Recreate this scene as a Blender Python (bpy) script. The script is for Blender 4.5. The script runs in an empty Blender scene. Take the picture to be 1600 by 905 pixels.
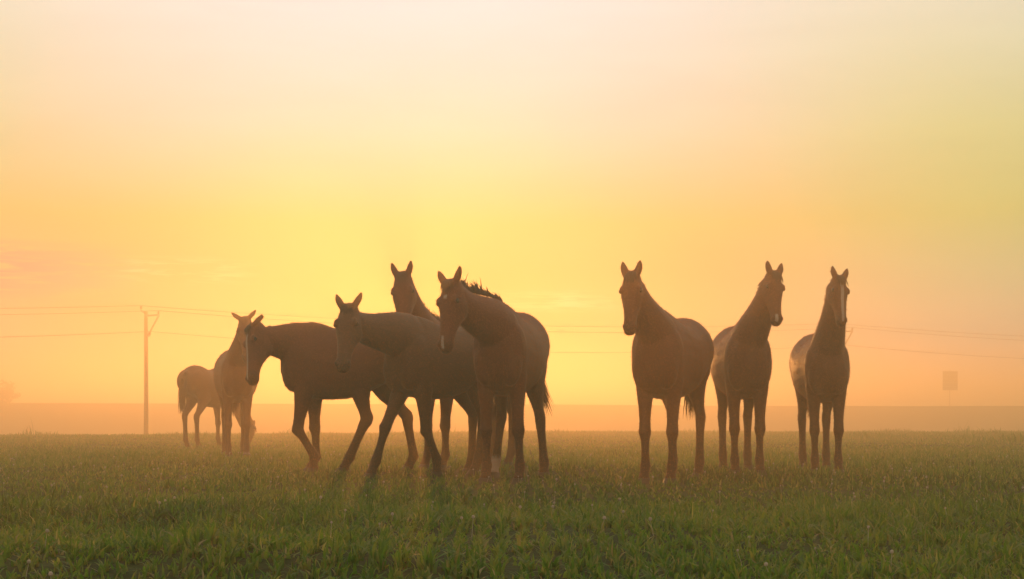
import bpy, bmesh, math, random
import numpy as np
from mathutils import Vector, Matrix, Quaternion

random.seed(7)
rng = np.random.default_rng(11)
R = math.radians
scene = bpy.context.scene
COL = scene.collection

# ------------------------------------------------------------------ camera
CAM_H, FPX, HORIZON = 0.55, 2000.0, 648.0
cam_data = bpy.data.cameras.new('camera')
cam = bpy.data.objects.new('camera', cam_data)
COL.objects.link(cam)
cam.location = (0, 0, CAM_H)
cam.rotation_euler = (R(90), 0, 0)
cam_data.sensor_width = 36.0
cam_data.lens = 45.0
cam_data.shift_y = (HORIZON - 452.5) / 1600.0
cam_data.clip_start = 0.05
cam_data.clip_end = 4000.0
scene.camera = cam

# ------------------------------------------------------------------ sun and sky
SUN_EL, SUN_AZ = R(3.9), math.atan2(-158, 2000)
SUN = Vector((math.sin(SUN_AZ) * math.cos(SUN_EL), math.cos(SUN_AZ) * math.cos(SUN_EL), math.sin(SUN_EL)))
sun_data = bpy.data.lights.new('sun', 'SUN')
sun_data.energy = 2.75
sun_data.angle = R(0.53)
sun_data.color = (1.0, 0.39, 0.10)
sun = bpy.data.objects.new('sun', sun_data)
COL.objects.link(sun)
sun.rotation_euler = (-SUN).to_track_quat('-Z', 'Y').to_euler()

world = bpy.data.worlds.new('World')
scene.world = world
world.use_nodes = True
wt = world.node_tree
wt.nodes.clear()


def N(tree, kind, **kw):
    n = tree.nodes.new(kind)
    for k, v in kw.items():
        setattr(n, k, v)
    return n


def ramp(tree, fac, stops, interp='LINEAR'):
    n = tree.nodes.new('ShaderNodeValToRGB')
    cr = n.color_ramp
    cr.interpolation = interp
    while len(cr.elements) > 1:
        cr.elements.remove(cr.elements[-1])
    for i, (p, c) in enumerate(stops):
        e = cr.elements[0] if i == 0 else cr.elements.new(p)
        e.position = p
        e.color = (c[0], c[1], c[2], 1.0)
    tree.links.new(fac, n.inputs[0])
    return n.outputs[0]


def mathn(tree, op, a, b=None, c=None, clamp=False):
    n = tree.nodes.new('ShaderNodeMath')
    n.operation = op
    n.use_clamp = clamp
    for i, v in enumerate((a, b, c)):
        if v is None:
            continue
        if isinstance(v, (int, float)):
            n.inputs[i].default_value = v
        else:
            tree.links.new(v, n.inputs[i])
    return n.outputs[0]


def mixc(tree, fac, a, b, mode='MIX'):
    n = tree.nodes.new('ShaderNodeMix')
    n.data_type = 'RGBA'
    n.blend_type = mode
    for sock, v in ((n.inputs[0], fac), (n.inputs[6], a), (n.inputs[7], b)):
        if isinstance(v, (int, float)):
            sock.default_value = v
        elif isinstance(v, tuple):
            sock.default_value = (v[0], v[1], v[2], 1.0)
        else:
            tree.links.new(v, sock)
    return n.outputs[2]


tc = N(wt, 'ShaderNodeTexCoord')
sep = N(wt, 'ShaderNodeSeparateXYZ')
wt.links.new(tc.outputs['Generated'], sep.inputs[0])
el = mathn(wt, 'MULTIPLY', mathn(wt, 'ARCSINE', sep.outputs['Z']), 180 / math.pi)       # degrees above the horizon
el_f = mathn(wt, 'DIVIDE', mathn(wt, 'MAXIMUM', el, 0.0), 90.0)
dot = N(wt, 'ShaderNodeVectorMath', operation='DOT_PRODUCT')
wt.links.new(tc.outputs['Generated'], dot.inputs[0])
dot.inputs[1].default_value = SUN
ang = mathn(wt, 'MULTIPLY', mathn(wt, 'ARCCOSINE', mathn(wt, 'MINIMUM', dot.outputs['Value'], 1.0)), 180 / math.pi)
d = 1 / 90.0
near_sky = ramp(wt, el_f, [(0, (0.05, 0.05, 0.02)), (3 * d, (0.05, 0.05, 0.02)), (6.2 * d, (0.08, 0.07, 0.03)), (8.5 * d, (0.17, 0.21, 0.09)), (12.6 * d, (0.37, 0.47, 0.55)),
                           (18 * d, (0.52, 0.69, 0.88)), (32 * d, (0.56, 0.58, 0.56)), (1.0, (0.58, 0.56, 0.50))])
far_sky = ramp(wt, el_f, [(0, (0.12, 0.30, 0.38)), (3 * d, (0.14, 0.36, 0.38)), (5.6 * d, (0.22, 0.44, 0.28)), (8.5 * d, (0.35, 0.48, 0.15)), (12 * d, (0.49, 0.56, 0.24)),
                          (18 * d, (0.70, 0.69, 0.55)), (32 * d, (0.56, 0.56, 0.48)), (1.0, (0.58, 0.56, 0.50))])
back_sky = ramp(wt, el_f, [(0, (0.46, 0.26, 0.13)), (8 * d, (0.48, 0.29, 0.15)), (25 * d, (0.50, 0.40, 0.29)), (1.0, (0.58, 0.56, 0.50))])
f_near = ramp(wt, mathn(wt, 'DIVIDE', ang, 180.0), [(0, (0, 0, 0)), (10 / 180, (.25, .25, .25)), (26 / 180, (.95, .95, .95)), (40 / 180, (1, 1, 1))], 'EASE')
f_back = ramp(wt, mathn(wt, 'DIVIDE', ang, 180.0), [(30 / 180, (0, 0, 0)), (110 / 180, (1, 1, 1))], 'EASE')
sky_c = mixc(wt, f_back, mixc(wt, f_near, near_sky, far_sky), back_sky)

# streaky low clouds, by direction (azimuth, elevation in degrees)
az = mathn(wt, 'MULTIPLY', mathn(wt, 'ARCTAN2', sep.outputs['X'], sep.outputs['Y']), 180 / math.pi)


def cloud_noise(sx, sy, seed, detail=6.0):
    cmb = N(wt, 'ShaderNodeCombineXYZ')
    wt.links.new(mathn(wt, 'MULTIPLY', az, sx), cmb.inputs[0])
    wt.links.new(mathn(wt, 'MULTIPLY', el, sy), cmb.inputs[1])
    cmb.inputs[2].default_value = seed
    n = N(wt, 'ShaderNodeTexNoise')
    n.inputs['Scale'].default_value = 1.0
    n.inputs['Detail'].default_value = detail
    n.inputs['Roughness'].default_value = 0.6
    n.inputs['Distortion'].default_value = 0.4
    wt.links.new(cmb.outputs[0], n.inputs['Vector'])
    return n.outputs[0]


def bump(v, c, w):
    # smooth window round c
    t = mathn(wt, 'DIVIDE', mathn(wt, 'SUBTRACT', v, c), w)
    return mathn(wt, 'SUBTRACT', 1.0, mathn(wt, 'MULTIPLY', t, t), clamp=True)


bank = mathn(wt, 'MULTIPLY', bump(az, -25.0, 9.5), bump(el, 6.0, 1.35))
bank = mathn(wt, 'MULTIPLY', bank, mathn(wt, 'MULTIPLY_ADD', cloud_noise(0.30, 3.8, 3.0), 6.5, -2.3, clamp=True))
sky_c = mixc(wt, mathn(wt, 'MULTIPLY', bank, 1.0, clamp=True), sky_c, (0.10, 0.045, 0.19))
wisp = mathn(wt, 'MULTIPLY', bump(az, 2.1, 3.2), bump(el, 5.05, 0.55))
wisp = mathn(wt, 'MULTIPLY', wisp, mathn(wt, 'MULTIPLY_ADD', cloud_noise(0.55, 5.5, 9.0), 6.0, -2.6, clamp=True))
wisp2 = mathn(wt, 'MULTIPLY', bump(az, -14.5, 3.5), bump(el, 6.2, 0.7))
wisp2 = mathn(wt, 'MULTIPLY', wisp2, mathn(wt, 'MULTIPLY_ADD', cloud_noise(0.45, 5.0, 14.0), 6.0, -2.9, clamp=True))
sky_c = mixc(wt, mathn(wt, 'MULTIPLY', mathn(wt, 'ADD', wisp, wisp2), 0.55), sky_c, (0.75, 0.55, 0.35))
# very faint wide streaks over the whole sky
veil = mathn(wt, 'MULTIPLY_ADD', cloud_noise(0.10, 0.55, 21.0, 5.0), 0.16, 0.92)
sky_c = mixc(wt, 1.0, sky_c, veil, 'MULTIPLY')

nish = N(wt, 'ShaderNodeTexSky', sky_type='NISHITA', sun_disc=False)
nish.sun_elevation = SUN_EL
nish.sun_rotation = SUN_AZ
nish.dust_density = 4.0
bg_n = N(wt, 'ShaderNodeBackground')
bg_n.inputs['Strength'].default_value = 0.012
wt.links.new(nish.outputs[0], bg_n.inputs['Color'])
bg_c = N(wt, 'ShaderNodeBackground')
bg_c.inputs['Strength'].default_value = 1.0
wt.links.new(sky_c, bg_c.inputs['Color'])
add = N(wt, 'ShaderNodeAddShader')
wt.links.new(bg_n.outputs[0], add.inputs[0])
wt.links.new(bg_c.outputs[0], add.inputs[1])
wo = N(wt, 'ShaderNodeOutputWorld')
wt.links.new(add.outputs[0], wo.inputs['Surface'])

vs = scene.view_settings
vs.view_transform = 'Standard'
vs.look = 'None'
vs.exposure = 0.12
vs.gamma = 1.0
vs.use_curve_mapping = False
scene.render.engine = 'CYCLES'
cy = scene.cycles
cy.use_denoising = True
cy.max_bounces = 6
cy.diffuse_bounces = 2
cy.transmission_bounces = 2
cy.volume_bounces = 2
cy.transparent_max_bounces = 8
cy.sample_clamp_indirect = 4.0


# ------------------------------------------------------------------ helpers
def pixel_point(px, py, depth):
    """world point seen at a pixel of the 1600-wide photograph, at a depth in metres"""
    return Vector(((px - 800.0) / FPX * depth, depth, CAM_H + (HORIZON - py) / FPX * depth))


def vnoise(x, y, scale, seed):
    """smooth value noise, numpy arrays -> 0..1"""
    xs, ys = np.asarray(x, float) / scale, np.asarray(y, float) / scale
    xi, yi = np.floor(xs).astype(np.int64), np.floor(ys).astype(np.int64)
    fx, fy = xs - xi, ys - yi
    fx, fy = fx * fx * (3 - 2 * fx), fy * fy * (3 - 2 * fy)

    def h(a, b):
        n = (a * 374761393 + b * 668265263 + seed * 974634531) & 0x7fffffff
        n = (n ^ (n >> 13)) * 1274126177 & 0x7fffffff
        return ((n ^ (n >> 16)) & 0xffff) / 65535.0
    return (h(xi, yi) * (1 - fx) + h(xi + 1, yi) * fx) * (1 - fy) + (h(xi, yi + 1) * (1 - fx) + h(xi + 1, yi + 1) * fx) * fy


EDGE = 39.0


def field_edge(x):
    return EDGE + (vnoise(x, x * 0, 9.0, 8) - .5) * 5.0 + (vnoise(x, x * 0, 2.3, 9) - .5) * 1.6 - 6.0 * np.clip((-x - 1) / 10, 0, 1)


def ground_z(x, y):
    x, y = np.asarray(x, float), np.asarray(y, float)
    near = np.clip((70 - np.hypot(x, y)) / 40, 0, 1)
    z = near * ((vnoise(x, y, 2.7, 3) - .5) * .045 + (vnoise(x, y, 0.8, 5) - .5) * .018)
    z = z + (vnoise(x * .45 + y * .12, y, .95, 31) - .5) * .085 * np.clip((9.3 - y) / 2.0, 0, 1) * np.clip(y / 2.5, 0, 1)
    t = np.clip((y - field_edge(x)) / 13.0, 0, 1)
    z = z - 1.9 * t * t * (3 - 2 * t)
    # the long low dyke far behind the field
    yc = 100 + (vnoise(x, x * 0, 70.0, 4) - .5) * 5
    top = 3.18 + (vnoise(x, x * 0, 22.0, 6) - .5) * .13 + np.clip((-x - 6) / 34, 0, 1) * .20
    u = np.clip(1 - np.abs(y - yc) / 10.0, 0, 1)
    z = z + top * u * u * (3 - 2 * u)
    return z


def link(name, mesh, mat=None, parent=None):
    o = bpy.data.objects.new(name, mesh)
    COL.objects.link(o)
    if mat is not None:
        mesh.materials.append(mat)
    if parent is not None:
        o.parent = parent
    return o


def tag(o, label=None, cat=None, group=None, kind=None):
    for k, v in (('label', label), ('category', cat), ('group', group), ('kind', kind)):
        if v:
            o[k] = v
    return o


def mesh_np(name, verts, faces, smooth=False):
    me = bpy.data.meshes.new(name)
    me.from_pydata([tuple(v) for v in verts], [], faces)
    if smooth:
        me.polygons.foreach_set('use_smooth', [True] * len(me.polygons))
    me.update()
    return me


def mesh_fast(name, verts, polys):
    """verts (n,3) array; polys: list of (m,k) int arrays"""
    me = bpy.data.meshes.new(name)
    nl = sum(p.size for p in polys)
    npoly = sum(len(p) for p in polys)
    me.vertices.add(len(verts))
    me.vertices.foreach_set('co', np.ascontiguousarray(verts, dtype=np.float32).ravel())
    me.loops.add(nl)
    me.loops.foreach_set('vertex_index', np.concatenate([p.ravel() for p in polys]).astype(np.int32))
    me.polygons.add(npoly)
    starts, off = [], 0
    for p in polys:
        starts.append(off + np.arange(len(p)) * p.shape[1])
        off += p.size
    me.polygons.foreach_set('loop_start', np.concatenate(starts).astype(np.int32))
    me.update(calc_edges=True)
    return me


def tube(points, radii, n=8):
    """closed tube along points -> verts, faces"""
    verts, faces = [], []
    pts = [Vector(p) for p in points]
    ref = Vector((0, 0, 1))
    for i, p in enumerate(pts):
        t = (pts[min(i + 1, len(pts) - 1)] - pts[max(i - 1, 0)]).normalized()
        if abs(t.dot(ref)) > .95:
            a = t.cross(Vector((1, 0, 0))).normalized()
        else:
            a = t.cross(ref).normalized()
        b = t.cross(a)
        r = radii[i] if isinstance(radii, (list, tuple)) else radii
        for k in range(n):
            q = 2 * math.pi * k / n
            verts.append(p + a * math.cos(q) * r + b * math.sin(q) * r)
    for i in range(len(pts) - 1):
        for k in range(n):
            faces.append((i * n + k, i * n + (k + 1) % n, (i + 1) * n + (k + 1) % n, (i + 1) * n + k))
    faces.append(tuple(reversed(range(n))))
    faces.append(tuple(range((len(pts) - 1) * n, len(pts) * n)))
    return verts, faces


def box(cx, cy_, cz, sx, sy, sz):
    v = [Vector((cx + a * sx / 2, cy_ + b * sy / 2, cz + c * sz / 2)) for a in (-1, 1) for b in (-1, 1) for c in (-1, 1)]
    f = [(0, 1, 3, 2), (4, 6, 7, 5), (0, 4, 5, 1), (2, 3, 7, 6), (0, 2, 6, 4), (1, 5, 7, 3)]
    return v, f


def merge(parts):
    V, F = [], []
    for v, f in parts:
        o = len(V)
        V += v
        F += [tuple(i + o for i in q) for q in f]
    return V, F


# ------------------------------------------------------------------ materials
def principled(name, color, rough=0.6, spec=0.3):
    m = bpy.data.materials.new(name)
    m.use_nodes = True
    b = m.node_tree.nodes['Principled BSDF']
    b.inputs['Base Color'].default_value = (*color, 1)
    b.inputs['Roughness'].default_value = rough
    b.inputs['Specular IOR Level'].default_value = spec
    return m, m.node_tree, b


def noise_tex(t, scale, detail=4.0, coord='Object', rough=.55):
    tcn = N(t, 'ShaderNodeTexCoord')
    n = N(t, 'ShaderNodeTexNoise')
    n.inputs['Scale'].default_value = scale
    n.inputs['Detail'].default_value = detail
    n.inputs['Roughness'].default_value = rough
    t.links.new(tcn.outputs[coord], n.inputs['Vector'])
    return n.outputs[0]


def coat_material(name, base, dark):
    """short hair: base tint, dusty mottling, white markings from the 'mark' attribute, dark lower legs and muzzle from 'points'"""
    m, t, b = principled(name, base, .55, .28)
    n1 = noise_tex(t, 3.2, 5.0)
    n2 = noise_tex(t, 26.0, 3.0)
    c = mixc(t, mathn(t, 'MULTIPLY_ADD', n1, 1.8, -.45, clamp=True), base, tuple(x * 1.45 + .006 for x in base))
    c = mixc(t, mathn(t, 'MULTIPLY_ADD', n2, .9, -.3, clamp=True), c, tuple(x * .72 for x in base))
    ap = N(t, 'ShaderNodeAttribute', attribute_name='points')
    c = mixc(t, ap.outputs['Fac'], c, dark)
    am = N(t, 'ShaderNodeAttribute', attribute_name='mark')
    edge = mathn(t, 'MULTIPLY_ADD', noise_tex(t, 45.0, 3.0), .5, mathn(t, 'SUBTRACT', am.outputs['Fac'], .25))
    c = mixc(t, mathn(t, 'MULTIPLY_ADD', edge, 2.0, -.5, clamp=True), c, (.46, .39, .33))
    t.links.new(c, b.inputs['Base Color'])
    b.inputs['Sheen Weight'].default_value = .22
    b.inputs['Sheen Roughness'].default_value = .35
    b.inputs['Sheen Tint'].default_value = (1.0, .62, .36, 1)
    bp = N(t, 'ShaderNodeBump')
    bp.inputs['Strength'].default_value = .25
    bp.inputs['Distance'].default_value = .006
    t.links.new(mathn(t, 'ADD', noise_tex(t, 14.0, 5.0), mathn(t, 'MULTIPLY', noise_tex(t, 190.0, 2.0), .3)), bp.inputs['Height'])
    t.links.new(bp.outputs[0], b.inputs['Normal'])
    return m


def hair_material(name, col):
    m, t, b = principled(name, col, .42, .4)
    n1 = noise_tex(t, 9.0, 3.0)
    t.links.new(mixc(t, n1, tuple(x * .6 for x in col), tuple(min(1, x * 1.7) for x in col)), b.inputs['Base Color'])
    tr = N(t, 'ShaderNodeBsdfTranslucent')
    tr.inputs['Color'].default_value = (min(1, col[0] * 5), min(1, col[1] * 3.4), min(1, col[2] * 2), 1)
    ms = N(t, 'ShaderNodeMixShader')
    ms.inputs[0].default_value = .4
    out = t.nodes['Material Output']
    t.links.new(b.outputs[0], ms.inputs[1])
    t.links.new(tr.outputs[0], ms.inputs[2])
    t.links.new(ms.outputs[0], out.inputs['Surface'])
    return m


M_HOOF, th, bh = principled('hoof_horn', (.035, .026, .02), .5, .4)
th.links.new(mixc(th, noise_tex(th, 40.0, 3.0), (.02, .015, .012), (.075, .055, .04)), bh.inputs['Base Color'])
M_EYE, _, be = principled('eye_wet', (.008, .005, .004), .08, .6)


def grass_material():
    m, t, b = principled('grass_blades', (.08, .11, .02), 0.46, .35)
    at = N(t, 'ShaderNodeAttribute', attribute_name='tint')
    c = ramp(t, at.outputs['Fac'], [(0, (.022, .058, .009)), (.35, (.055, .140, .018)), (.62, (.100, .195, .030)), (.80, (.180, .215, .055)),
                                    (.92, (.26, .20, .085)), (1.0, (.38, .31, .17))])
    t.links.new(c, b.inputs['Base Color'])
    tr = N(t, 'ShaderNodeBsdfTranslucent')
    t.links.new(mixc(t, 1.0, c, (1.5, 1.75, .6), 'MULTIPLY'), tr.inputs['Color'])
    ms = N(t, 'ShaderNodeMixShader')
    ms.inputs[0].default_value = .5
    t.links.new(b.outputs[0], ms.inputs[1])
    t.links.new(tr.outputs[0], ms.inputs[2])
    t.links.new(ms.outputs[0], t.nodes['Material Output'].inputs['Surface'])
    return m


M_GRASS = grass_material()


def ground_material():
    m, t, b = principled('meadow_soil_and_turf', (.06, .07, .02), .9, .15)
    n1, n2 = noise_tex(t, 1.3, 6.0), noise_tex(t, 18.0, 5.0)
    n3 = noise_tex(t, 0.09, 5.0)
    c = mixc(t, mathn(t, 'MULTIPLY_ADD', n1, 2.0, -.5, clamp=True), (.020, .044, .009), (.045, .075, .017))
    c = mixc(t, mathn(t, 'MULTIPLY_ADD', n2, 2.4, -.9, clamp=True), c, (.026, .032, .010))
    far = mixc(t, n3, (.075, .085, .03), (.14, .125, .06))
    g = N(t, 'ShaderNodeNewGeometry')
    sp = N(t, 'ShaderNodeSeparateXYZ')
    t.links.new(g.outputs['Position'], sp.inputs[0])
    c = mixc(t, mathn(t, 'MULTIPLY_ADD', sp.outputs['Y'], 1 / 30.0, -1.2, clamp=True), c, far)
    t.links.new(c, b.inputs['Base Color'])
    bp = N(t, 'ShaderNodeBump')
    bp.inputs['Strength'].default_value = .6
    bp.inputs['Distance'].default_value = .03
    t.links.new(n2, bp.inputs['Height'])
    t.links.new(bp.outputs[0], b.inputs['Normal'])
    return m


M_GROUND = ground_material()

# ------------------------------------------------------------------ ground
ys = np.concatenate([np.arange(-60, 0, 4.0), np.arange(0, 10, .15), np.arange(10, 60, .4), np.arange(60, 120, 1.0), np.arange(120, 311, 8.0)])
xs = np.concatenate([np.arange(-304, -60, 8.0), np.arange(-60, -26, 2.0), np.arange(-26, 26, .4), np.arange(26, 60, 2.0), np.arange(60, 305, 8.0)])
gx, gy = np.meshgrid(xs, ys)
gv = np.stack([gx.ravel(), gy.ravel(), ground_z(gx.ravel(), gy.ravel())], 1)
nx, ny = len(xs), len(ys)
ii = (np.arange(ny - 1)[:, None] * nx + np.arange(nx - 1)[None, :]).ravel()
gme = mesh_fast('ground', gv, [np.stack([ii, ii + 1, ii + nx + 1, ii + nx], 1)])
gme.polygons.foreach_set('use_smooth', [True] * len(gme.polygons))
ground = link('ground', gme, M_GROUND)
tag(ground, 'flat meadow ground running out to a low dyke', 'ground', kind='structure')


# ------------------------------------------------------------------ horses
def basis_ring(c, a, b, rt, rb, w, n=20, ex=2.0, pinch=0.0):
    """ring round c: a = 'up' axis with radius rt above and rb below, b = side axis with half width w"""
    out = []
    for k in range(n):
        q = 2 * math.pi * k / n
        ca, sa = math.cos(q), math.sin(q)
        ca = math.copysign(abs(ca) ** (2 / ex), ca)
        sa = math.copysign(abs(sa) ** (2 / ex), sa)
        ww = w * (1 - pinch * max(0.0, ca) ** 1.5)
        out.append(c + a * (ca * (rt if ca > 0 else rb)) + b * (sa * ww))
    return out


def loft(rings):
    n = len(rings[0])
    V = [v for r in rings for v in r]
    F = []
    for i in range(len(rings) - 1):
        for k in range(n):
            F.append((i * n + k, i * n + (k + 1) % n, (i + 1) * n + (k + 1) % n, (i + 1) * n + k))
    for i, rev in ((0, True), (len(rings) - 1, False)):
        c = sum(rings[i], Vector()) / n
        V.append(c)
        ci = len(V) - 1
        for k in range(n):
            a, b = i * n + k, i * n + (k + 1) % n
            F.append((b, a, ci) if rev else (a, b, ci))
    return V, F


def leg_tube(stations, y_of):
    """stations: (x, z, fore-aft radius, lateral radius); y_of(i): lateral position"""
    pts = [Vector((s[0], y_of(i), s[1])) for i, s in enumerate(stations)]
    rings = []
    for i, p in enumerate(pts):
        t = (pts[min(i + 1, len(pts) - 1)] - pts[max(i - 1, 0)]).normalized()
        b = Vector((0, 1, 0))
        b = (b - t * b.dot(t)).normalized()
        a = b.cross(t)
        if a.x < 0:
            a = -a
        kk = 1.0 + .16 * max(0.0, min(1.0, (.62 - p.z) / .2))
        rings.append(basis_ring(p, a, b, stations[i][2] * kk, stations[i][2] * kk, stations[i][3] * kk, 16))
    return loft(rings)


def lerp(a, b, t):
    return a + (b - a) * t


def ang_dir(deg):
    """unit (x,z) pointing down, swung forward by deg"""
    return math.sin(R(deg)), -math.cos(R(deg))


def front_leg(side, af=3, ac=0, ap=24, sh=0.0, dy=0.0, sx=1.0, lift=False):
    """af, ac, ap: forward swing of forearm, cannon and pastern; dy: sideways shift of the hoof"""
    ex, ez = .46 * sx + sh, .86
    L = (.42, .29, .115)
    dirs = [ang_dir(af), ang_dir(ac), ang_dir(ap)]
    drop = sum(-d[1] * l for d, l in zip(dirs, L))
    k = 1.0 if lift else (ez - .052) / drop
    K = (ex + dirs[0][0] * L[0], ez + dirs[0][1] * L[0] * k)
    Fe = (K[0] + dirs[1][0] * L[1], K[1] + dirs[1][1] * L[1] * k)
    C = (Fe[0] + dirs[2][0] * L[2], Fe[1] + dirs[2][1] * L[2] * k)
    E = (ex, ez)

    def P(a, b, t, ox=0):
        return (lerp(a[0], b[0], t) + ox, lerp(a[1], b[1], t))
    st = [((.52 * sx + sh * .2, 1.16), .12, .07), ((.49 * sx + sh * .5, 1.02), .135, .085), ((ex - .005, ez + .02), .115, .082), (P(E, K, .22), .092, .070), (P(E, K, .5), .070, .055), (P(E, K, .75, .003), .053, .045),
          (P(E, K, .92, .003), .050, .045), (P(E, K, 1.0, .006), .054, .049), (P(K, Fe, .10, .0), .045, .042), (P(K, Fe, .25, -.003), .036, .032), (P(K, Fe, .6, -.004), .033, .028),
          (P(K, Fe, .86, -.004), .038, .033), (P(K, Fe, 1.0, -.006), .046, .040), (P(Fe, C, .35, 0), .039, .036), (P(Fe, C, .7), .035, .034), (P(Fe, C, 1.0), .044, .043), (P(Fe, C, 1.14), .044, .043)]
    return [(s[0][0], s[0][1], s[1], s[2]) for s in st], C, dirs[2]


def hind_leg(side, th=0, ag=-42, ah=3, ap=26, sh=0.0, dy=0.0, sx=1.0, lift=False):
    H = (-.47 * sx + sh, 1.20)
    v0 = (.13, -.29)
    c_, s_ = math.cos(R(th)), math.sin(R(th))
    S = (H[0] + v0[0] * c_ - v0[1] * s_, H[1] + v0[0] * s_ + v0[1] * c_)
    L = (.44, .41, .115)
    dirs = [ang_dir(ag), ang_dir(ah), ang_dir(ap)]
    drop = sum(-d[1] * l for d, l in zip(dirs, L))
    k = 1.0 if lift else (S[1] - .052) / drop
    K = (S[0] + dirs[0][0] * L[0], S[1] + dirs[0][1] * L[0] * k)
    Fe = (K[0] + dirs[1][0] * L[1], K[1] + dirs[1][1] * L[1] * k)
    C = (Fe[0] + dirs[2][0] * L[2], Fe[1] + dirs[2][1] * L[2] * k)

    def P(a, b, t, ox=0, oz=0):
        return (lerp(a[0], b[0], t) + ox, lerp(a[1], b[1], t) + oz)
    st = [((H[0] + .02, H[1] + .08), .20, .10), ((lerp(H[0], S[0], .35) - .03, 1.10), .235, .125), ((lerp(H[0], S[0], .75) - .055, .99), .205, .120), (P(S, K, .06, -.035), .155, .100), (P(S, K, .30, -.012), .112, .080),
          (P(S, K, .55, -.004), .080, .060), (P(S, K, .80, -.006), .060, .046), (P(S, K, .97, -.012), .062, .046), (P(K, Fe, .05, -.008), .058, .046), (P(K, Fe, .18, 0), .048, .040), (P(K, Fe, .32, 0), .040, .034),
          (P(K, Fe, .6, 0), .037, .031), (P(K, Fe, .87, -.002), .041, .035), (P(K, Fe, 1.0, -.004), .048, .041), (P(Fe, C, .35), .040, .037), (P(Fe, C, .7), .036, .035), (P(Fe, C, 1.0), .045, .043), (P(Fe, C, 1.14), .045, .043)]
    return [(s[0][0], s[0][1], s[1], s[2]) for s in st], C, dirs[2]


def hoof_mesh(dirp):
    rings = []
    lean = max(-.2, min(.8, dirp[0]))
    for z, fx, ra, rl in ((.004, 0, .041, .040), (-.004, 0, .047, .046), (-.03, .012, .056, .053), (-.052, .024, .066, .060), (-.060, .026, .064, .058)):
        rings.append(basis_ring(Vector((fx * (1.0 + lean), 0, z)), Vector((1, 0, 0)), Vector((0, 1, 0)), ra, ra * .84, rl, 14))
    v, f = loft(rings)
    return mesh_np('hoof', v, f, True)


def strips(name, curves, w0):
    """flat tapering hair locks: list of point lists"""
    V, F = [], []
    for pts, side, w in curves:
        o = len(V)
        n = len(pts)
        for i, p in enumerate(pts):
            ww = w * (1 - (i / (n - 1)) ** 1.6) * w0 + .0006
            V.append(p + side * ww)
            V.append(p - side * ww)
        for i in range(n - 1):
            F.append((o + 2 * i, o + 2 * i + 1, o + 2 * i + 3, o + 2 * i + 2))
    return mesh_np(name, V, F, True)


REMESH_TMP = []


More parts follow.
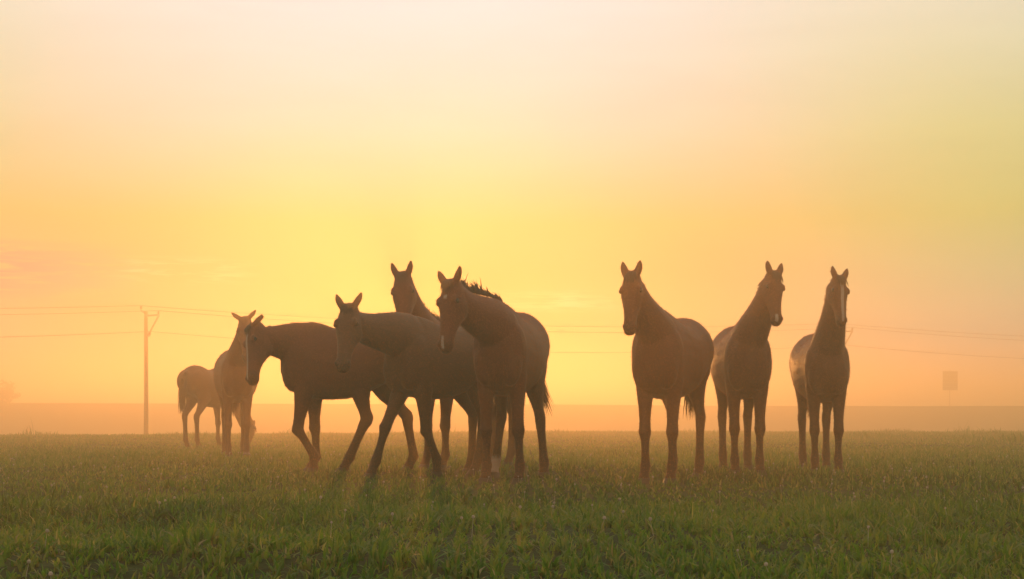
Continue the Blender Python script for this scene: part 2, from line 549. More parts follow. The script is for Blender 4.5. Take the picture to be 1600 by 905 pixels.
def build_horse(label, foot, heading, W=1.45, sx=1.0, fat=1.0, poll=None, muzzle=None, face=None, legs=None, coat=None, hair=None, mane_len=.11, mane_up=.6,
                mane_side=1, tail_swing=(0, 0), tail_len=.62, blaze=None, sock=None, ears=(18, 18), ear_fwd=.15, voxel=.0105, head_k=1.0, roll=0.0, points=.75, neck_k=1.0, seed=1, fringe=None, mane_lift=-.01):
    rnd = random.Random(seed)
    s = W / 1.5
    gx_, gy_ = foot
    gz = float(ground_z(gx_, gy_)) - .004
    Mw = Matrix.Translation((gx_, gy_, gz)) @ Matrix.Rotation(R(heading), 4, 'Z') @ Matrix.Scale(s, 4)
    Mi = Mw.inverted()
    X, Y, Z = Vector((1, 0, 0)), Vector((0, 1, 0)), Vector((0, 0, 1))
    parts = []
    # --- trunk: x, top, bottom, half width, pinch of the upper half
    tr = [(.76, 1.20, 1.00, .07, 0), (.72, 1.29, .90, .14, 0), (.64, 1.37, .82, .192, .12), (.54, 1.445, .765, .222, .32), (.42, 1.50, .735, .236, .46), (.30, 1.482, .725, .252, .38), (.16, 1.44, .725, .272, .2),
          (.0, 1.41, .735, .288, .12), (-.15, 1.415, .765, .292, .10), (-.28, 1.445, .815, .288, .12), (-.40, 1.478, .87, .286, .16), (-.52, 1.485, .92, .280, .20), (-.63, 1.455, .96, .252, .2), (-.72, 1.395, 1.00, .200, .15),
          (-.785, 1.325, 1.06, .135, 0), (-.815, 1.27, 1.12, .07, 0)]
    rings = []
    for x, zt, zb, w, p in tr:
        zc = lerp(zb, zt, .48)
        rings.append(basis_ring(Vector((x * sx, 0, zc)), Z, Y, zt - zc, zc - zb, w * fat, 24, 2.25, p))
    parts.append(loft(rings))
    # --- neck and head frames (local)
    P = Mi @ poll
    Q = Mi @ muzzle
    hd = (Q - P).normalized()
    fd = (Mi.to_3x3() @ Vector((math.cos(R(face)), math.sin(R(face)), 0))).normalized()
    fz = fd + Z * .25
    hu = (fz - hd * fz.dot(hd)).normalized()
    if roll:
        hu = Quaternion(hd, R(roll)) @ hu
    hs = hu.cross(hd).normalized()
    HL = (Q - P).length
    HL = max(.52, min(.66, HL)) * head_k
    kx = HL / .62
    B = Vector((.47 * sx, 0, 1.235))
    E = P + hd * .075 - hu * .085
    chord = (E - B).normalized()
    nd = (Vector((.80, 0, .60)) if chord.z > .05 else Vector((.95, 0, .1))).normalized()
    Ln = (E - B).length
    C1 = B + nd * Ln * .36
    C2 = E - (chord * .75 - hd * .25 - fd * .15 + (Z * .12 if chord.z > 0 else Vector())).normalized() * Ln * .32
    sched = [(-.08, .272, .285, .175), (.0, .266, .275, .170), (.15, .235, .245, .156), (.3, .203, .215, .140), (.45, .178, .190, .125), (.6, .158, .166, .112), (.75, .142, .146, .101), (.88, .130, .128, .093), (1.0, .118, .110, .086), (1.06, .095, .085, .068)]
    rings, crest = [], []
    for t, rt, rb, w in sched:
        u = 1 - t
        c = B * u ** 3 + C1 * 3 * u * u * t + C2 * 3 * u * t * t + E * t ** 3
        T = ((C1 - B) * 3 * u * u + (C2 - C1) * 6 * u * t + (E - C2) * 3 * t * t).normalized()
        hh = X * (1 - max(0, min(1, t))) + fd * max(0, min(1, t))
        hh = Vector((hh.x, hh.y, 0)).normalized()
        D = Z * T.dot(hh) - hh * T.z
        D = (D - T * D.dot(T)).normalized()
        Sd = T.cross(D).normalized()
        rings.append(basis_ring(c, D, Sd, rt * neck_k, rb * neck_k, w * neck_k * 1.07, 20, 2.1, .35))
        if t >= 0:
            crest.append((c + D * rt * neck_k * .97, D, Sd, T))
    parts.append(loft(rings))
    # --- head: along, top, bottom, half width, pinch
    hsn = [(-.035, .000, .075, .045, 0), (.0, .030, .115, .072, .1), (.07, .046, .165, .090, .1), (.13, .054, .205, .101, .05), (.19, .056, .225, .108, .0), (.25, .046, .215, .098, 0), (.31, .034, .175, .082, .05),
           (.38, .024, .138, .068, .1), (.45, .016, .116, .060, .1), (.51, .012, .112, .060, .05), (.56, .006, .115, .062, 0), (.60, -.010, .108, .054, 0), (.622, -.030, .088, .036, 0)]
    rings = []
    for a, zt, zb, w, p in hsn:
        c = P + hd * a * kx + hu * lerp(-zb, zt, .55) * kx
        h2 = (zt + zb) * kx
        rings.append(basis_ring(c, hu, hs, h2 * .45, h2 * .55, w * kx, 20, 2.3, p))
    parts.append(loft(rings))

    def blob(c, rx, ry, rz, a, b, cc):
        rr = []
        for i in range(9):
            q = math.pi * (i + .04) / 8.08
            rr.append(basis_ring(c + a * (-math.cos(q) * rx), b, cc, math.sin(q) * ry, math.sin(q) * ry, math.sin(q) * rz, 12))
        return loft(rr)
    for sd in (-1, 1):                                          # brow, cheek, nostril rim
        parts.append(blob(P + (hd * .185 + hu * .028 + hs * sd * .080) * kx, .042 * kx, .022 * kx, .024 * kx, hd, hu, hs))
        parts.append(blob(P + (hd * .20 - hu * .10 + hs * sd * .055) * kx, .105 * kx, .098 * kx, .052 * kx, hd, hu, hs))
        parts.append(blob(P + (hd * .555 - hu * .022 + hs * sd * .046) * kx, .032 * kx, .028 * kx, .022 * kx, hd, hu, hs))
        # ear: a leaf-shaped cone
        tilt = ears[0] if sd > 0 else ears[1]
        ed = (-hd * math.cos(R(tilt)) + hs * sd * math.sin(R(tilt)) + hu * ear_fwd).normalized()
        eb = P + (hd * .012 + hu * .012 + hs * sd * .056) * kx
        ew = (hs - ed * hs.dot(ed)).normalized()
        en = ed.cross(ew)
        rr = []
        for q, w in ((-.05, .026), (.0, .031), (.028, .033), (.054, .0325), (.078, .028), (.100, .020), (.120, .0115), (.132, .006)):
            rr.append(basis_ring(eb + ed * q * kx + hs * sd * .010 * math.sin(q * 16), en, ew, .020 + w * .18, .020 + w * .18, w, 12))
        parts.append(loft(rr))
    # --- muscles
    for sd in (-1, 1):
        parts.append(blob(Vector((.50 * sx, sd * .120 * fat, 1.10)), .24, .17, .105, Vector((.35, 0, .94)).normalized(), Vector((.94, 0, -.35)).normalized(), Y))
        parts.append(blob(Vector((.61 * sx, sd * .10, 1.0)), .20, .12, .10, Z, X, Y))
        parts.append(blob(Vector((-.60 * sx, sd * .135 * fat, 1.19)), .21, .20, .125, Z, X, Y))
    # --- legs
    hooves = []
    legs = legs or {}
    leg_info = []
    for key, fn, sd in (('fl', front_leg, 1), ('fr', front_leg, -1), ('hl', hind_leg, 1), ('hr', hind_leg, -1)):
        kw = dict(legs.get(key, {}))
        st, C, dp = fn(sd, sx=sx, **kw)
        dy = kw.get('dy', 0.0)
        y_top = (.125 if fn is front_leg else .135) * fat
        y_bot = (.115 if fn is front_leg else .125) + dy * sd
        n = len(st)

        def y_of(i, n=n, sd=sd, y_top=y_top, y_bot=y_bot, st=st):
            zz = (st[i][1] - .05) / .95
            return sd * lerp(y_bot, y_top, max(0, min(1, zz)))
        parts.append(leg_tube(st, y_of))
        hooves.append((Vector((C[0], sd * y_bot, C[1])), dp))
        leg_info.append((key, Vector((C[0], sd * y_bot, C[1]))))
    # --- dock of the tail
    tb = Vector((-.775 * sx, 0, 1.335))
    tpts = [tb + Vector((.06, 0, .02)), tb + Vector((-.03, 0, -.01)), tb + Vector((-.075, tail_swing[0] * .05, -.08)), tb + Vector((-.085 + tail_swing[1] * .06, tail_swing[0] * .15, -.22)), tb + Vector((-.08 + tail_swing[1] * .12, tail_swing[0] * .28, -.36))]
    parts.append(tube(tpts, [.04, .042, .036, .028, .014], 10))

    V, F = merge(parts)
    tmp = mesh_np('tmp', V, F)
    bm = bmesh.new()
    bm.from_mesh(tmp)
    bmesh.ops.recalc_face_normals(bm, faces=bm.faces)
    bm.to_mesh(tmp)
    bm.free()
    ob = bpy.data.objects.new('tmp', tmp)
    COL.objects.link(ob)
    md = ob.modifiers.new('r', 'REMESH')
    md.mode = 'VOXEL'
    md.voxel_size = voxel
    ms = ob.modifiers.new('s', 'SMOOTH')
    ms.factor = .5
    ms.iterations = 7
    dg = bpy.context.evaluated_depsgraph_get()
    me = bpy.data.meshes.new_from_object(ob.evaluated_get(dg))
    bpy.data.objects.remove(ob)
    me.name = 'horse'
    me.materials.clear()
    me.polygons.foreach_set('use_smooth', [True] * len(me.polygons))
    # --- coat attributes
    nv = len(me.vertices)
    co = np.empty(nv * 3, np.float32)
    me.vertices.foreach_get('co', co)
    co = co.reshape(-1, 3)
    rel = co - np.array(P)
    ta = rel @ np.array(hd) / kx
    tu = rel @ np.array(hu) / kx
    tsd = rel @ np.array(hs) / kx
    mark = np.zeros(nv, np.float32)
    pts_ = np.zeros(nv, np.float32)
    for (a0, a1, w0, w1, off) in (blaze or ()):
        tt = np.clip((ta - a0) / (a1 - a0), 0, 1)
        wid = w0 + (w1 - w0) * tt
        inside = 1 - np.abs(tsd - off) / wid
        capa = np.minimum((ta - a0) / .035, (a1 - ta) / .035)
        m_ = np.clip(np.minimum(inside * 1.6, capa), 0, 1) * (tu > -.02)
        mark = np.maximum(mark, m_)
    low = np.clip((.62 - co[:, 2]) / .35, 0, 1) * points
    muzz = np.clip((ta - .47) / .08, 0, 1) * (np.abs(tsd) < .12) * (np.abs(tu + .05) < .14) * .45
    pts_ = np.maximum(low, muzz).astype(np.float32)
    for key, h in (sock or {}).items():
        c = dict(leg_info)[key]
        dxy = np.hypot(co[:, 0] - c.x, co[:, 1] - c.y)
        mark = np.maximum(mark, np.clip((h - co[:, 2]) / .08, 0, 1) * .8 * (dxy < .17) * (np.abs(co[:, 1] - c.y) < .085))
    for nm, arr in (('mark', mark), ('points', pts_)):
        at = me.attributes.new(nm, 'FLOAT', 'POINT')
        at.data.foreach_set('value', np.ascontiguousarray(arr, np.float32))
    root = link('horse', me, coat)
    root.matrix_world = Mw
    tag(root, label, 'horse', 'young horses standing in the misty meadow')
    # --- short coat hair standing off the skin
    nf = len(me.polygons)
    pc = np.empty(nf * 3, np.float32)
    pn = np.empty(nf * 3, np.float32)
    me.polygons.foreach_get('center', pc)
    me.polygons.foreach_get('normal', pn)
    hr_ = np.random.default_rng(seed)
    pick = hr_.integers(0, nf, 34000 if voxel < .011 else 15000)
    pc, pn = pc.reshape(-1, 3)[pick], pn.reshape(-1, 3)[pick]
    dn = np.array([-.45, 0, -1.0]) + hr_.normal(size=(len(pick), 3)) * .45
    dn -= pn * np.sum(dn * pn, 1)[:, None]
    dn /= np.linalg.norm(dn, axis=1)[:, None] + 1e-6
    hl = (hr_.uniform(.010, .026, len(pick)) * np.where(pc[:, 2] < .55, .8, 1.0))[:, None]
    sdv = np.cross(dn, pn) * .0017
    tip = pc + (dn * .8 + pn * hr_.uniform(.25, .75, len(pick))[:, None]) * hl
    hv = np.stack([pc + sdv - pn * .002, pc - sdv - pn * .002, tip], 1).reshape(-1, 3)
    link('coat_hair', mesh_fast('coat_hair', hv, [np.arange(len(pick) * 3).reshape(-1, 3)]), fringe, root)['kind'] = 'stuff'
    # --- hooves
    for p, dp in hooves:
        h = link('hoof', hoof_mesh(dp), M_HOOF, root)
        h.location = p + Vector((dp[0] * .01, 0, 0))
        h.scale = (1.12, 1.12, 1.0)
    # --- eyes
    for sd in (-1, 1):
        v, f = blob(Vector(), .020, .018, .014, X, Z, Y)
        e = link('eye', mesh_np('eye', v, f, True), M_EYE, root)
        e.matrix_local = Matrix.Translation(P + (hd * .195 + hu * .008 + hs * sd * .097) * kx) @ Matrix((hd, hs, hu)).transposed().to_4x4()
    # --- mane along the crest
    cur = []
    nst = 620
    for i in range(nst):
        t = rnd.random() * .98
        f = t * (len(crest) - 1)
        j = min(int(f), len(crest) - 2)
        q = f - j
        c = crest[j][0].lerp(crest[j + 1][0], q)
        D = crest[j][1].lerp(crest[j + 1][1], q).normalized()
        Sd = crest[j][2].lerp(crest[j + 1][2], q).normalized()
        T = crest[j][3].lerp(crest[j + 1][3], q).normalized()
        clump = math.sin(t * 41 + seed) * .5 + math.sin(t * 97 + seed * 2.1) * .5
        ln = mane_len * (.75 + .35 * rnd.random() + .28 * clump) * (.8 + .35 * math.sin(t * 13 + seed))
        base = c + Sd * rnd.uniform(-.02, .02) + D * mane_lift
        v = (D * (.3 + .7 * mane_up) + Sd * mane_side * (rnd.uniform(.0, .4) + .9 * (1 - mane_up)) + T * (rnd.uniform(-.35, .25) + .3 * clump)).normalized()
        pts = [base]
        for k in range(5):
            pts.append(pts[-1] + v * ln / 4)
            v = (v + Sd * mane_side * (.55 * (1 - mane_up)) - Z * .45 * (1 - mane_up) + Vector((rnd.uniform(-.22, .22), rnd.uniform(-.22, .22), rnd.uniform(-.18, .18)))).normalized()
        cur.append((pts, (T + Sd * rnd.uniform(-.6, .6)).normalized(), rnd.uniform(.7, 1.5)))
    link('mane', strips('mane', cur, .0055), hair, root)
    cur = []
    for i in range(70):                                          # forelock between the ears
        base = P + (hu * .025 + hs * rnd.uniform(-.03, .03) + hd * rnd.uniform(-.01, .03)) * kx
        v = (hu * .7 + hd * .5 + hs * rnd.uniform(-.5, .5)).normalized()
        ln = rnd.uniform(.07, .15)
        pts = [base]
        for k in range(4):
            pts.append(pts[-1] + v * ln / 4)
            v = (v + hd * .55 - hu * .35 + hs * rnd.uniform(-.25, .25)).normalized()
        cur.append((pts, hs, rnd.uniform(.7, 1.4)))
    link('forelock', strips('forelock', cur, .005), hair, root)
    # --- tail hair
    cur = []
    for i in range(420):
        f = rnd.random() * .95
        j = 1 + int(f * 3)
        q = f * 3 - int(f * 3)
        base = tpts[j].lerp(tpts[min(j + 1, 4)], q) + Vector((rnd.uniform(-.025, .02), rnd.uniform(-.03, .03), 0))
        tot = tail_len * rnd.uniform(.72, 1.06) * (1 - .25 * f)
        v = Vector((-.28, rnd.uniform(-.25, .25) + tail_swing[0] * .3, -1)).normalized()
        pts = [base]
        tgt = Vector((tail_swing[1], tail_swing[0], -1)).normalized()
        ph = rnd.uniform(0, 6)
        for k in range(6):
            pts.append(pts[-1] + v * tot / 6)
            wv = Vector((rnd.uniform(-.07, .07) + .06 * math.sin(ph + k), rnd.uniform(-.09, .09), 0))
            v = (v.lerp(tgt, .35) + wv).normalized()
        aa = rnd.uniform(0, math.pi)
        cur.append((pts, Vector((math.cos(aa), math.sin(aa), 0)), rnd.uniform(.6, 1.5)))
    link('tail', strips('tail', cur, .0075), hair, root)
    return root


def at(px, depth):
    return ((px - 800.0) / FPX * depth, depth)


def horse_place(front_px, front_d, heading, W, sx=1.0):
    """root position so that the front legs stand at this column and depth"""
    s = W / 1.5
    x, y = at(front_px, front_d)
    return (x - math.cos(R(heading)) * .46 * sx * s, y - math.sin(R(heading)) * .46 * sx * s)


BAY = coat_material('bay_coat', (.15, .036, .008), (.012, .009, .008))
DARK_BAY = coat_material('dark_bay_coat', (.125, .031, .007), (.010, .008, .007))
CHESTNUT = coat_material('chestnut_coat', (.19, .044, .009), (.05, .02, .01))
DUN = coat_material('dull_brown_coat', (.105, .040, .014), (.02, .014, .01))
H_DARK = hair_material('dark_mane', (.030, .016, .009))
H_RED = hair_material('chestnut_mane', (.085, .034, .013))

HORSES = []


FRINGE = hair_material('coat_fringe', (.15, .05, .016))


def H(**kw):
    kw.setdefault('fringe', FRINGE)
    HORSES.append(build_horse(**kw))


# far grazing horse, rump towards us
H(label='grazing horse with its rump to the left, farthest from the camera', foot=at(327, 22.4), heading=70, W=1.44, sx=.92, poll=pixel_point(396, 666, 23.4), muzzle=pixel_point(390, 698, 23.6),
  face=10, coat=CHESTNUT, hair=H_RED, legs=dict(hl=dict(th=4), hr=dict(th=-4, ag=-38), fl=dict(af=6), fr=dict(af=-6)), voxel=.014, ears=(50, 62), seed=3, mane_up=.2, tail_len=.55)
# horse facing us behind the one with the blaze
H(label='horse facing the camera with ears spread, behind the head of the low-headed profile horse', foot=horse_place(371, 15.9, 284.5, 1.42), heading=284.5, W=1.42, poll=pixel_point(382, 497, 15.5), muzzle=pixel_point(386, 562, 15.2),
  face=275, coat=CHESTNUT, hair=H_RED, ears=(42, 44), voxel=.012, sock=dict(fl=.12), seed=4, mane_up=.05, mane_len=.035)
# profile horse with the blaze, head low
H(label='brown horse in profile facing left, head low with a long white blaze', foot=horse_place(480, 12.0, 192, 1.42, .86), heading=192, W=1.42, sx=.86, poll=pixel_point(396, 508, 11.8), muzzle=pixel_point(386, 598, 11.55),
  face=215, coat=BAY, hair=H_DARK, blaze=[(.10, .60, .026, .016, 0)], legs=dict(fl=dict(af=9, ac=-32, ap=0, sh=.03), fr=dict(af=-2, ac=-1, sh=-.07), hl=dict(th=16, ag=-14, ah=24, sh=.13), hr=dict(th=-10, ag=-40, ah=-10)), seed=5, mane_up=.2, mane_len=.07,
  ears=(72, 78), ear_fwd=-.1)
# walking horse, duller brown coat all over
H(label='dusty brown horse walking left with forelegs striding apart, left of the nearest horse', foot=horse_place(645, 11.35, 230, 1.44, .9), heading=230, W=1.44, sx=.9, poll=pixel_point(545, 478, 10.75), muzzle=pixel_point(532, 575, 10.45),  # dusty here is only the duller brown coat colour all over
  face=258, coat=DUN, hair=H_DARK, legs=dict(fr=dict(af=34, ac=26, ap=30), fl=dict(af=-8, ac=-28, ap=-5), hl=dict(th=10, ag=-24, ah=10), hr=dict(th=4)), seed=6, mane_up=.2, mane_len=.06, ears=(22, 22))
# tall head behind
H(label='horse with ruffled mane standing behind the others, head raised in the middle of the group', foot=horse_place(684, 12.75, 233, 1.47), heading=233, W=1.47, poll=pixel_point(629, 428, 12.2), muzzle=pixel_point(629, 522, 11.95),
  face=262, coat=CHESTNUT, hair=H_RED, mane_len=.115, mane_up=.76, mane_side=1, mane_lift=.012, seed=7, ears=(10, 14))
# front horse with star and snip
H(label='brown horse with a white star and ruffled mane, nearest, tail swishing to the right', foot=horse_place(783, 10.5, 260, 1.49, .9), heading=260, W=1.49, sx=.9, poll=pixel_point(705, 440, 9.95), muzzle=pixel_point(690, 547, 9.75),
  face=237, coat=BAY, hair=H_DARK, mane_len=.105, mane_up=.78, mane_lift=.014, blaze=[(.13, .20, .026, .022, 0), (.48, .62, .014, .022, 0)], sock=dict(hr=.24), legs=dict(fl=dict(dy=.05), fr=dict(af=4), hl=dict(th=-10, ag=-36, ah=-6, dy=.08), hr=dict(th=-4, dy=-.12)), tail_swing=(.35, -.1),
  seed=8, ears=(14, 26))
# three on the right
H(label='brown horse standing with its neck to the left, third horse from the right end', foot=horse_place(1030, 10.35, 250, 1.42), heading=250, W=1.42, poll=pixel_point(987, 427, 9.95), muzzle=pixel_point(982, 518, 9.75),
  face=252, coat=BAY, hair=H_DARK, seed=9, ears=(8, 8), mane_up=.05, mane_len=.035)
H(label='brown horse, head turned slightly right, second from the right end of the herd', foot=horse_place(1167, 11.5, 266, 1.42), heading=266, W=1.42, poll=pixel_point(1209, 426, 11.05), muzzle=pixel_point(1217, 503, 10.85),
  face=288, coat=DARK_BAY, hair=H_DARK, blaze=[(.50, .62, .02, .03, -.02)], seed=10, ears=(8, 8), mane_up=.05, mane_len=.035)
H(label='brown horse with a broad white blaze, rightmost of the herd', foot=horse_place(1291, 11.95, 263, 1.38), heading=263, W=1.38, poll=pixel_point(1311, 433, 11.5), muzzle=pixel_point(1318, 505, 11.3),
  face=284, coat=DARK_BAY, hair=H_DARK, blaze=[(.07, .60, .030, .022, 0)], seed=11, ears=(12, 12), mane_up=.05, mane_len=.035)

# ------------------------------------------------------------------ power line, sign board, bushes
M_WOOD, tw, bw = principled('weathered_pole_wood', (.12, .085, .055), .85, .2)
tw.links.new(mixc(tw, noise_tex(tw, 6.0, 5.0), (.02, .014, .010), (.05, .035, .024)), bw.inputs['Base Color'])
M_STEEL, tst, bst = principled('galvanised_steel', (.25, .25, .25), .5, .5)
tst.links.new(mixc(tst, noise_tex(tst, 12.0, 3.0), (.14, .12, .10), (.32, .31, .30)), bst.inputs['Base Color'])
M_PORC, tp, bp_ = principled('brown_porcelain', (.10, .05, .03), .2, .5)
tp.links.new(mixc(tp, noise_tex(tp, 8.0, 2.0), (.08, .04, .025), (.13, .07, .045)), bp_.inputs['Base Color'])
M_WIRE, twi, bwi = principled('wire_metal', (.08, .07, .06), .5, .5)
twi.links.new(mixc(twi, noise_tex(twi, 2.0, 2.0), (.06, .05, .045), (.11, .10, .09)), bwi.inputs['Base Color'])

POLES = [(228, 48.0), (1313, 57.3)]
HEADS = []


def insulator(p, parent):
    v, f = tube([p, p + Vector((0, 0, .03)), p + Vector((0, 0, .05)), p + Vector((0, 0, .085)), p + Vector((0, 0, .10)), p + Vector((0, 0, .13)), p + Vector((0, 0, .15))], [.016, .02, .045, .032, .048, .028, .02], 10)
    link('insulator', mesh_np('insulator', v, f, True), M_PORC, parent)
    return p + Vector((0, 0, .155))


def power_pole(px, depth, label):
    x, y = at(px, depth)
    z0 = float(ground_z(x, y))
    root = bpy.data.objects.new('power_pole', None)
    COL.objects.link(root)
    root.location = (x, y, z0)
    tag(root, label, 'power pole', 'poles of the power line')
    top = 4.42 - z0
    k = .53
    v, f = tube([(0, 0, -.3), (0, 0, 1), (.01, 0, top * .5), (0, 0, top)], [.095, .09, .08, .068], 12)
    link('shaft', mesh_np('shaft', v, f, True), M_WOOD, root)
    ca = top - .17
    v, f = tube([(-.02, -.10, ca), (1.02 * k, -.10, ca + .03)], .034, 8)
    link('crossarm', mesh_np('crossarm', v, f, True), M_STEEL, root)
    v, f = tube([(.08, -.07, ca - 1.45 * k), (.98 * k, -.10, ca + .03)], .036, 8)
    link('brace', mesh_np('brace', v, f, True), M_STEEL, root)
    v, f = tube([(0, -.03, top - .06), (-.25 * k, -.03, top - .01), (-.33 * k, -.03, top + .07)], .028, 8)
    link('bracket', mesh_np('bracket', v, f, True), M_STEEL, root)
    v, f = tube([(.06, -.08, ca - 1.42 * k), (.36 * k, -.09, ca - 1.42 * k)], .025, 8)
    link('bracket', mesh_np('bracket', v, f, True), M_STEEL, root)
    o = Vector((x, y, z0))
    return [o + insulator(Vector((-.33 * k, -.03, top + .06)), root), o + insulator(Vector((.95 * k, -.10, ca + .04)), root), o + insulator(Vector((.34 * k, -.09, ca - 1.40 * k)), root)]


for (px, dp), lb in zip(POLES, ('wooden power pole with a slanting brace, alone at the left in the mist', 'power pole in the mist behind the rightmost horse, only its brace showing')):
    HEADS.append(power_pole(px, dp, lb))
step = HEADS[1][0] - HEADS[0][0]
step.z = 0
for w, lb in enumerate(('topmost wire of the power line in the mist', 'middle wire of the power line in the mist', 'lowest wire of the power line in the mist')):
    stops = [HEADS[0][w] - step, HEADS[0][w], HEADS[1][w], HEADS[1][w] + step]
    pts = []
    for a, b in zip(stops[:-1], stops[1:]):
        for i in range(16):
            t = i / 16
            p = a.lerp(b, t)
            p.z -= 4 * t * (1 - t) * (.42 + .06 * w)
            pts.append(p)
    pts.append(stops[-1])
    v, f = tube(pts, .0095, 6)
    tag(link('power_line_wire', mesh_np('power_line_wire', v, f, True), M_WIRE), lb, 'wire', 'wires of the power line')

# square board raised on a thin post, far right
bx, by = at(1484, 104.0)
bz = float(ground_z(bx, by))
root = bpy.data.objects.new('sign_board', None)
COL.objects.link(root)
root.location = (bx, by, bz)
tag(root, 'faint square board raised on a thin post in the mist at right', 'board')
b0, b1 = (HORIZON - 610) / FPX * 104 + CAM_H - bz, (HORIZON - 580) / FPX * 104 + CAM_H - bz
M_BOARD, tb_, bb_ = principled('weathered_board', (.2, .17, .13), .8, .2)
tb_.links.new(mixc(tb_, noise_tex(tb_, 3.0, 4.0), (.06, .05, .04), (.11, .09, .07)), bb_.inputs['Base Color'])
for k in range(5):
    hgt = (b1 - b0) / 5
    v, f = box(0, -.10, b0 + hgt * (k + .5), 1.20, .03, hgt - .010)
    link('board', mesh_np('board', v, f), M_BOARD, root)
v, f = tube([(0, 0, -.2), (0, 0, b1 + .13)], .024, 8)
link('post', mesh_np('post', v, f, True), M_WOOD, root)
for zz in (b0 + .15, b1 - .15):
    v, f = box(0, -.065, zz, 1.05, .03, .05)
    link('batten', mesh_np('batten', v, f), M_WOOD, root)


def bush(name, label, px, depth, w, h, seed, n=2600):
    r_ = np.random.default_rng(seed)
    x, y = at(px, depth)
    z0 = float(ground_z(x, y))
    rt_ = bpy.data.objects.new(name, None)
    COL.objects.link(rt_)
    rt_.location = (x, y, z0)
    tag(rt_, label, 'bush')
    u = r_.normal(size=(n, 3))
    u /= np.linalg.norm(u, axis=1)[:, None]
    rad = r_.random(n) ** .35
    lob = 1 + .25 * np.sin(u[:, 0] * 5 + seed) + .2 * np.sin(u[:, 2] * 7 + u[:, 0] * 3)
    c = u * (rad * lob)[:, None] * np.array([w / 2, w / 3, h / 2]) + np.array([0, 0, h * .52])
    c[:, 2] = np.maximum(c[:, 2], .1)
    a_ = r_.normal(size=(n, 3))
    b_ = r_.normal(size=(n, 3))
    a_ /= np.linalg.norm(a_, axis=1)[:, None]
    b_ /= np.linalg.norm(b_, axis=1)[:, None]
    sz = r_.uniform(.06, .15, n)[:, None]
    V = np.stack([c + a_ * sz, c + b_ * sz * .6, c - a_ * sz, c - b_ * sz * .6], 1).reshape(-1, 3)
    me_ = mesh_fast('crown', V, [np.arange(n * 4).reshape(-1, 4)])
    at_ = me_.attributes.new('tint', 'FLOAT', 'POINT')
    at_.data.foreach_set('value', np.repeat(r_.uniform(0, .6, n), 4).astype(np.float32))
    link('crown', me_, M_GRASS, rt_)
    parts = []
    for k in range(6):
        q = r_.uniform(0, 6.28)
        parts.append(tube([(0, 0, -.2), (math.cos(q) * w * .12, math.sin(q) * w * .1, h * .35), (math.cos(q) * w * .3, math.sin(q) * w * .2, h * .75)], [.12, .08, .03], 6))
    v, f = merge(parts)
    link('trunk', mesh_np('trunk', v, f, True), M_WOOD, rt_)


bush('bush', 'dim rounded bush on the far dyke at the left edge of the view', -10, 98.0, 4.0, 1.7, 31)

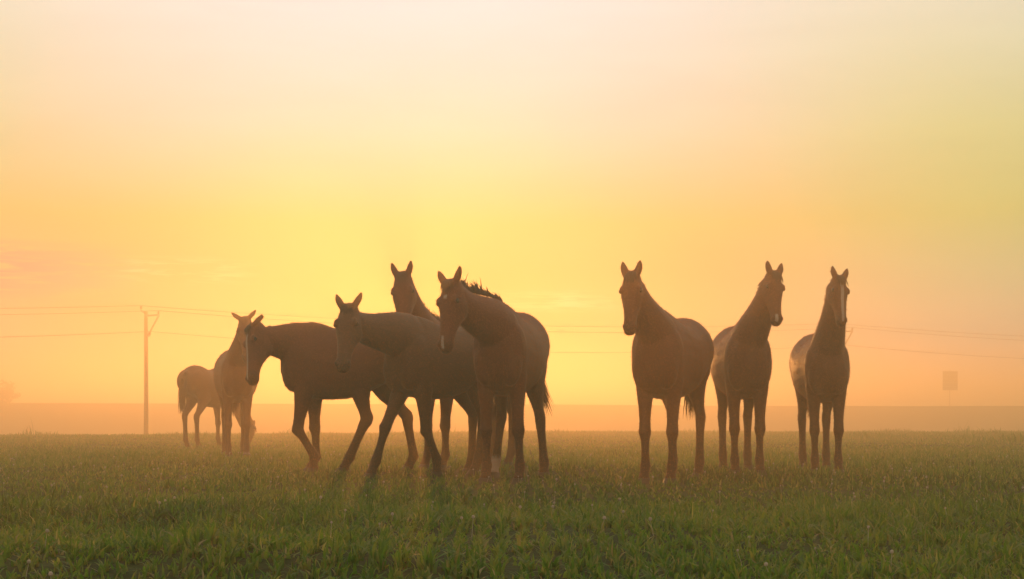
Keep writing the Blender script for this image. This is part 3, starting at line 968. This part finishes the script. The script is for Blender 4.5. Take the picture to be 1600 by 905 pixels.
# ------------------------------------------------------------------ grass
def grass_mesh(name, n, y0, y1, hmin, hmax, wid, segs, seed, pow_=1.0):
    r_ = np.random.default_rng(seed)
    # even over the ground area of a wedge that is wider than the view
    t = r_.random(n)
    y = np.sqrt(y0 ** 2 + t ** pow_ * (y1 ** 2 - y0 ** 2))
    x = (r_.random(n) * 2 - 1) * (.46 * y + 1.2)
    keep = y < field_edge(x) + 3.0
    x, y = x[keep], y[keep]
    n = len(x)
    # tufts: pull blades together
    cell = .085 if y0 < 7 else .13
    cxn = (np.floor(x / cell) + vnoise(np.floor(x / cell) * 7.3, np.floor(y / cell) * 5.1, 1.0, 21)) * cell
    cyn = (np.floor(y / cell) + vnoise(np.floor(x / cell) * 3.7, np.floor(y / cell) * 9.1, 1.0, 22)) * cell
    pull = r_.random(n) ** .6 * .9
    x, y = x + (cxn - x) * pull, y + (cyn - y) * pull
    z = ground_z(x, y)
    hm = .42 + .65 * vnoise(x, y, .55, 12) + 1.15 * np.clip(vnoise(x, y, .17, 13) - .42, 0, 1) + .5 * np.clip(vnoise(x, y, 2.3, 14) - .5, -1, 1)
    h = (hmin + (hmax - hmin) * r_.random(n) ** 1.6) * hm
    tall = r_.random(n) < .02
    h = np.where(tall, h * 1.6 + .015, h)
    h = h * (1 + 2.2 * np.clip((vnoise(x, y, 1.4, 18) - .80) * 6, 0, 1) * (y > 24))
    th_ = r_.random(n) * 2 * np.pi
    lean = r_.normal(size=n) * .38 + .60
    ld = np.stack([np.cos(th_), np.sin(th_)], 1)
    wd = np.stack([-np.sin(th_ + r_.normal(size=n) * .5), np.cos(th_), np.zeros(n)], 1)
    w = wid * r_.uniform(.6, 1.4, n) * np.where(tall, .6, 1)
    base = np.stack([x, y, z - .006], 1)
    rows = []
    for k in range(segs + 1):
        f = k / segs
        off = lean * h * f ** 2
        c = base + np.stack([ld[:, 0] * off, ld[:, 1] * off, h * (f - .30 * np.minimum(np.abs(lean), 1.3) * f ** 2.5)], 1)
        if k < segs:
            ww = (w * (1 - .55 * f))[:, None]
            rows += [c + wd * ww, c - wd * ww]
        else:
            rows.append(c)
    m = 2 * segs + 1
    V = np.stack(rows, 1).reshape(-1, 3)
    b = np.arange(n)[:, None] * m
    quads = [b + np.array([[2 * k, 2 * k + 1, 2 * k + 3, 2 * k + 2]]) for k in range(segs - 1)]
    tri = b + np.array([[2 * segs - 2, 2 * segs - 1, 2 * segs]])
    polys = ([np.concatenate(quads)] if quads else []) + [tri]
    me_ = mesh_fast(name, V, polys)
    tint = np.clip(.18 + .5 * vnoise(x, y, 1.7, 15) + .25 * (vnoise(x, y, .3, 16) - .5) + r_.normal(size=n) * .2, 0, .8)
    dry_hazed = r_.random(n) < .06 + .10 * vnoise(x, y, 1.1, 17) + .30 * np.clip((y - 7.5) / 11, 0, 1)  # scattered dry blades; the distance term paints golden haze into the colour
    tint = np.clip(tint + .38 * np.clip((y - 17) / 20, 0, 1), 0, .9)  # far blades paler: brightening by haze painted into the tint
    tint = np.where(r_.random(n) < .14, np.clip(tint + .3, 0, .82), tint)
    tint = np.where(dry_hazed, r_.uniform(.78, 1.0, n), tint)
    at_ = me_.attributes.new('tint', 'FLOAT', 'POINT')
    at_.data.foreach_set('value', np.repeat(tint, m).astype(np.float32))
    me_.polygons.foreach_set('use_smooth', [True] * len(me_.polygons))
    return me_


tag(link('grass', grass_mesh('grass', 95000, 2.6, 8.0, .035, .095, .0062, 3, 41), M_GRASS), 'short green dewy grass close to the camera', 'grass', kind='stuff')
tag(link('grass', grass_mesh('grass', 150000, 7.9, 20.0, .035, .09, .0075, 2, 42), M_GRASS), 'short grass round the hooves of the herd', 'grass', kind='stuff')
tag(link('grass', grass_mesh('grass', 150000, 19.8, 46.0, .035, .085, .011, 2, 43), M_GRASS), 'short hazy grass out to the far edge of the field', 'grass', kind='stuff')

# pale clover heads and seed tufts scattered in the grass
r_ = np.random.default_rng(77)
parts = []
for k in range(420):
    y = math.sqrt(3.2 ** 2 + r_.random() * (17 ** 2 - 3.2 ** 2))
    x = (r_.random() * 2 - 1) * (.45 * y + .6)
    z = float(ground_z(x, y))
    h = r_.uniform(.045, .085)
    q = r_.uniform(.004, .0085)
    lx, ly = r_.normal() * .01, r_.normal() * .01
    parts.append(tube([(x, y, z), (x + lx * .5, y + ly * .5, z + h * .6), (x + lx, y + ly, z + h), (x + lx, y + ly, z + h + q * .6), (x + lx, y + ly, z + h + q * 1.5), (x + lx, y + ly, z + h + q * 2.1)], [.0012, .0011, .001, q, q, q * .4], 5))
v, f = merge(parts)
M_CLOVER, tcl, bcl = principled('clover_heads', (.45, .40, .32), .8, .2)
tcl.links.new(mixc(tcl, noise_tex(tcl, 3.0, 2.0), (.30, .28, .18), (.62, .52, .46)), bcl.inputs['Base Color'])
tag(link('clover_flowers', mesh_np('clover_flowers', v, f), M_CLOVER), 'pale clover heads scattered in the short grass', 'flowers', kind='stuff')

# ------------------------------------------------------------------ morning mist
v, f = box(0, 125, .94, 630, 390, 7.88)
haze = link('haze', mesh_np('haze', v, f))
tag(haze, 'thin golden morning mist over the whole meadow', 'mist', kind='stuff')
mh = bpy.data.materials.new('morning_mist')
mh.use_nodes = True
t = mh.node_tree
t.nodes.clear()
pv = N(t, 'ShaderNodeVolumePrincipled')
pv.inputs['Color'].default_value = (1.0, .83, .58, 1)
pv.inputs['Density'].default_value = .0205
pv.inputs['Anisotropy'].default_value = .72
out = N(t, 'ShaderNodeOutputMaterial')
t.links.new(pv.outputs[0], out.inputs['Volume'])
haze.data.materials.append(mh)
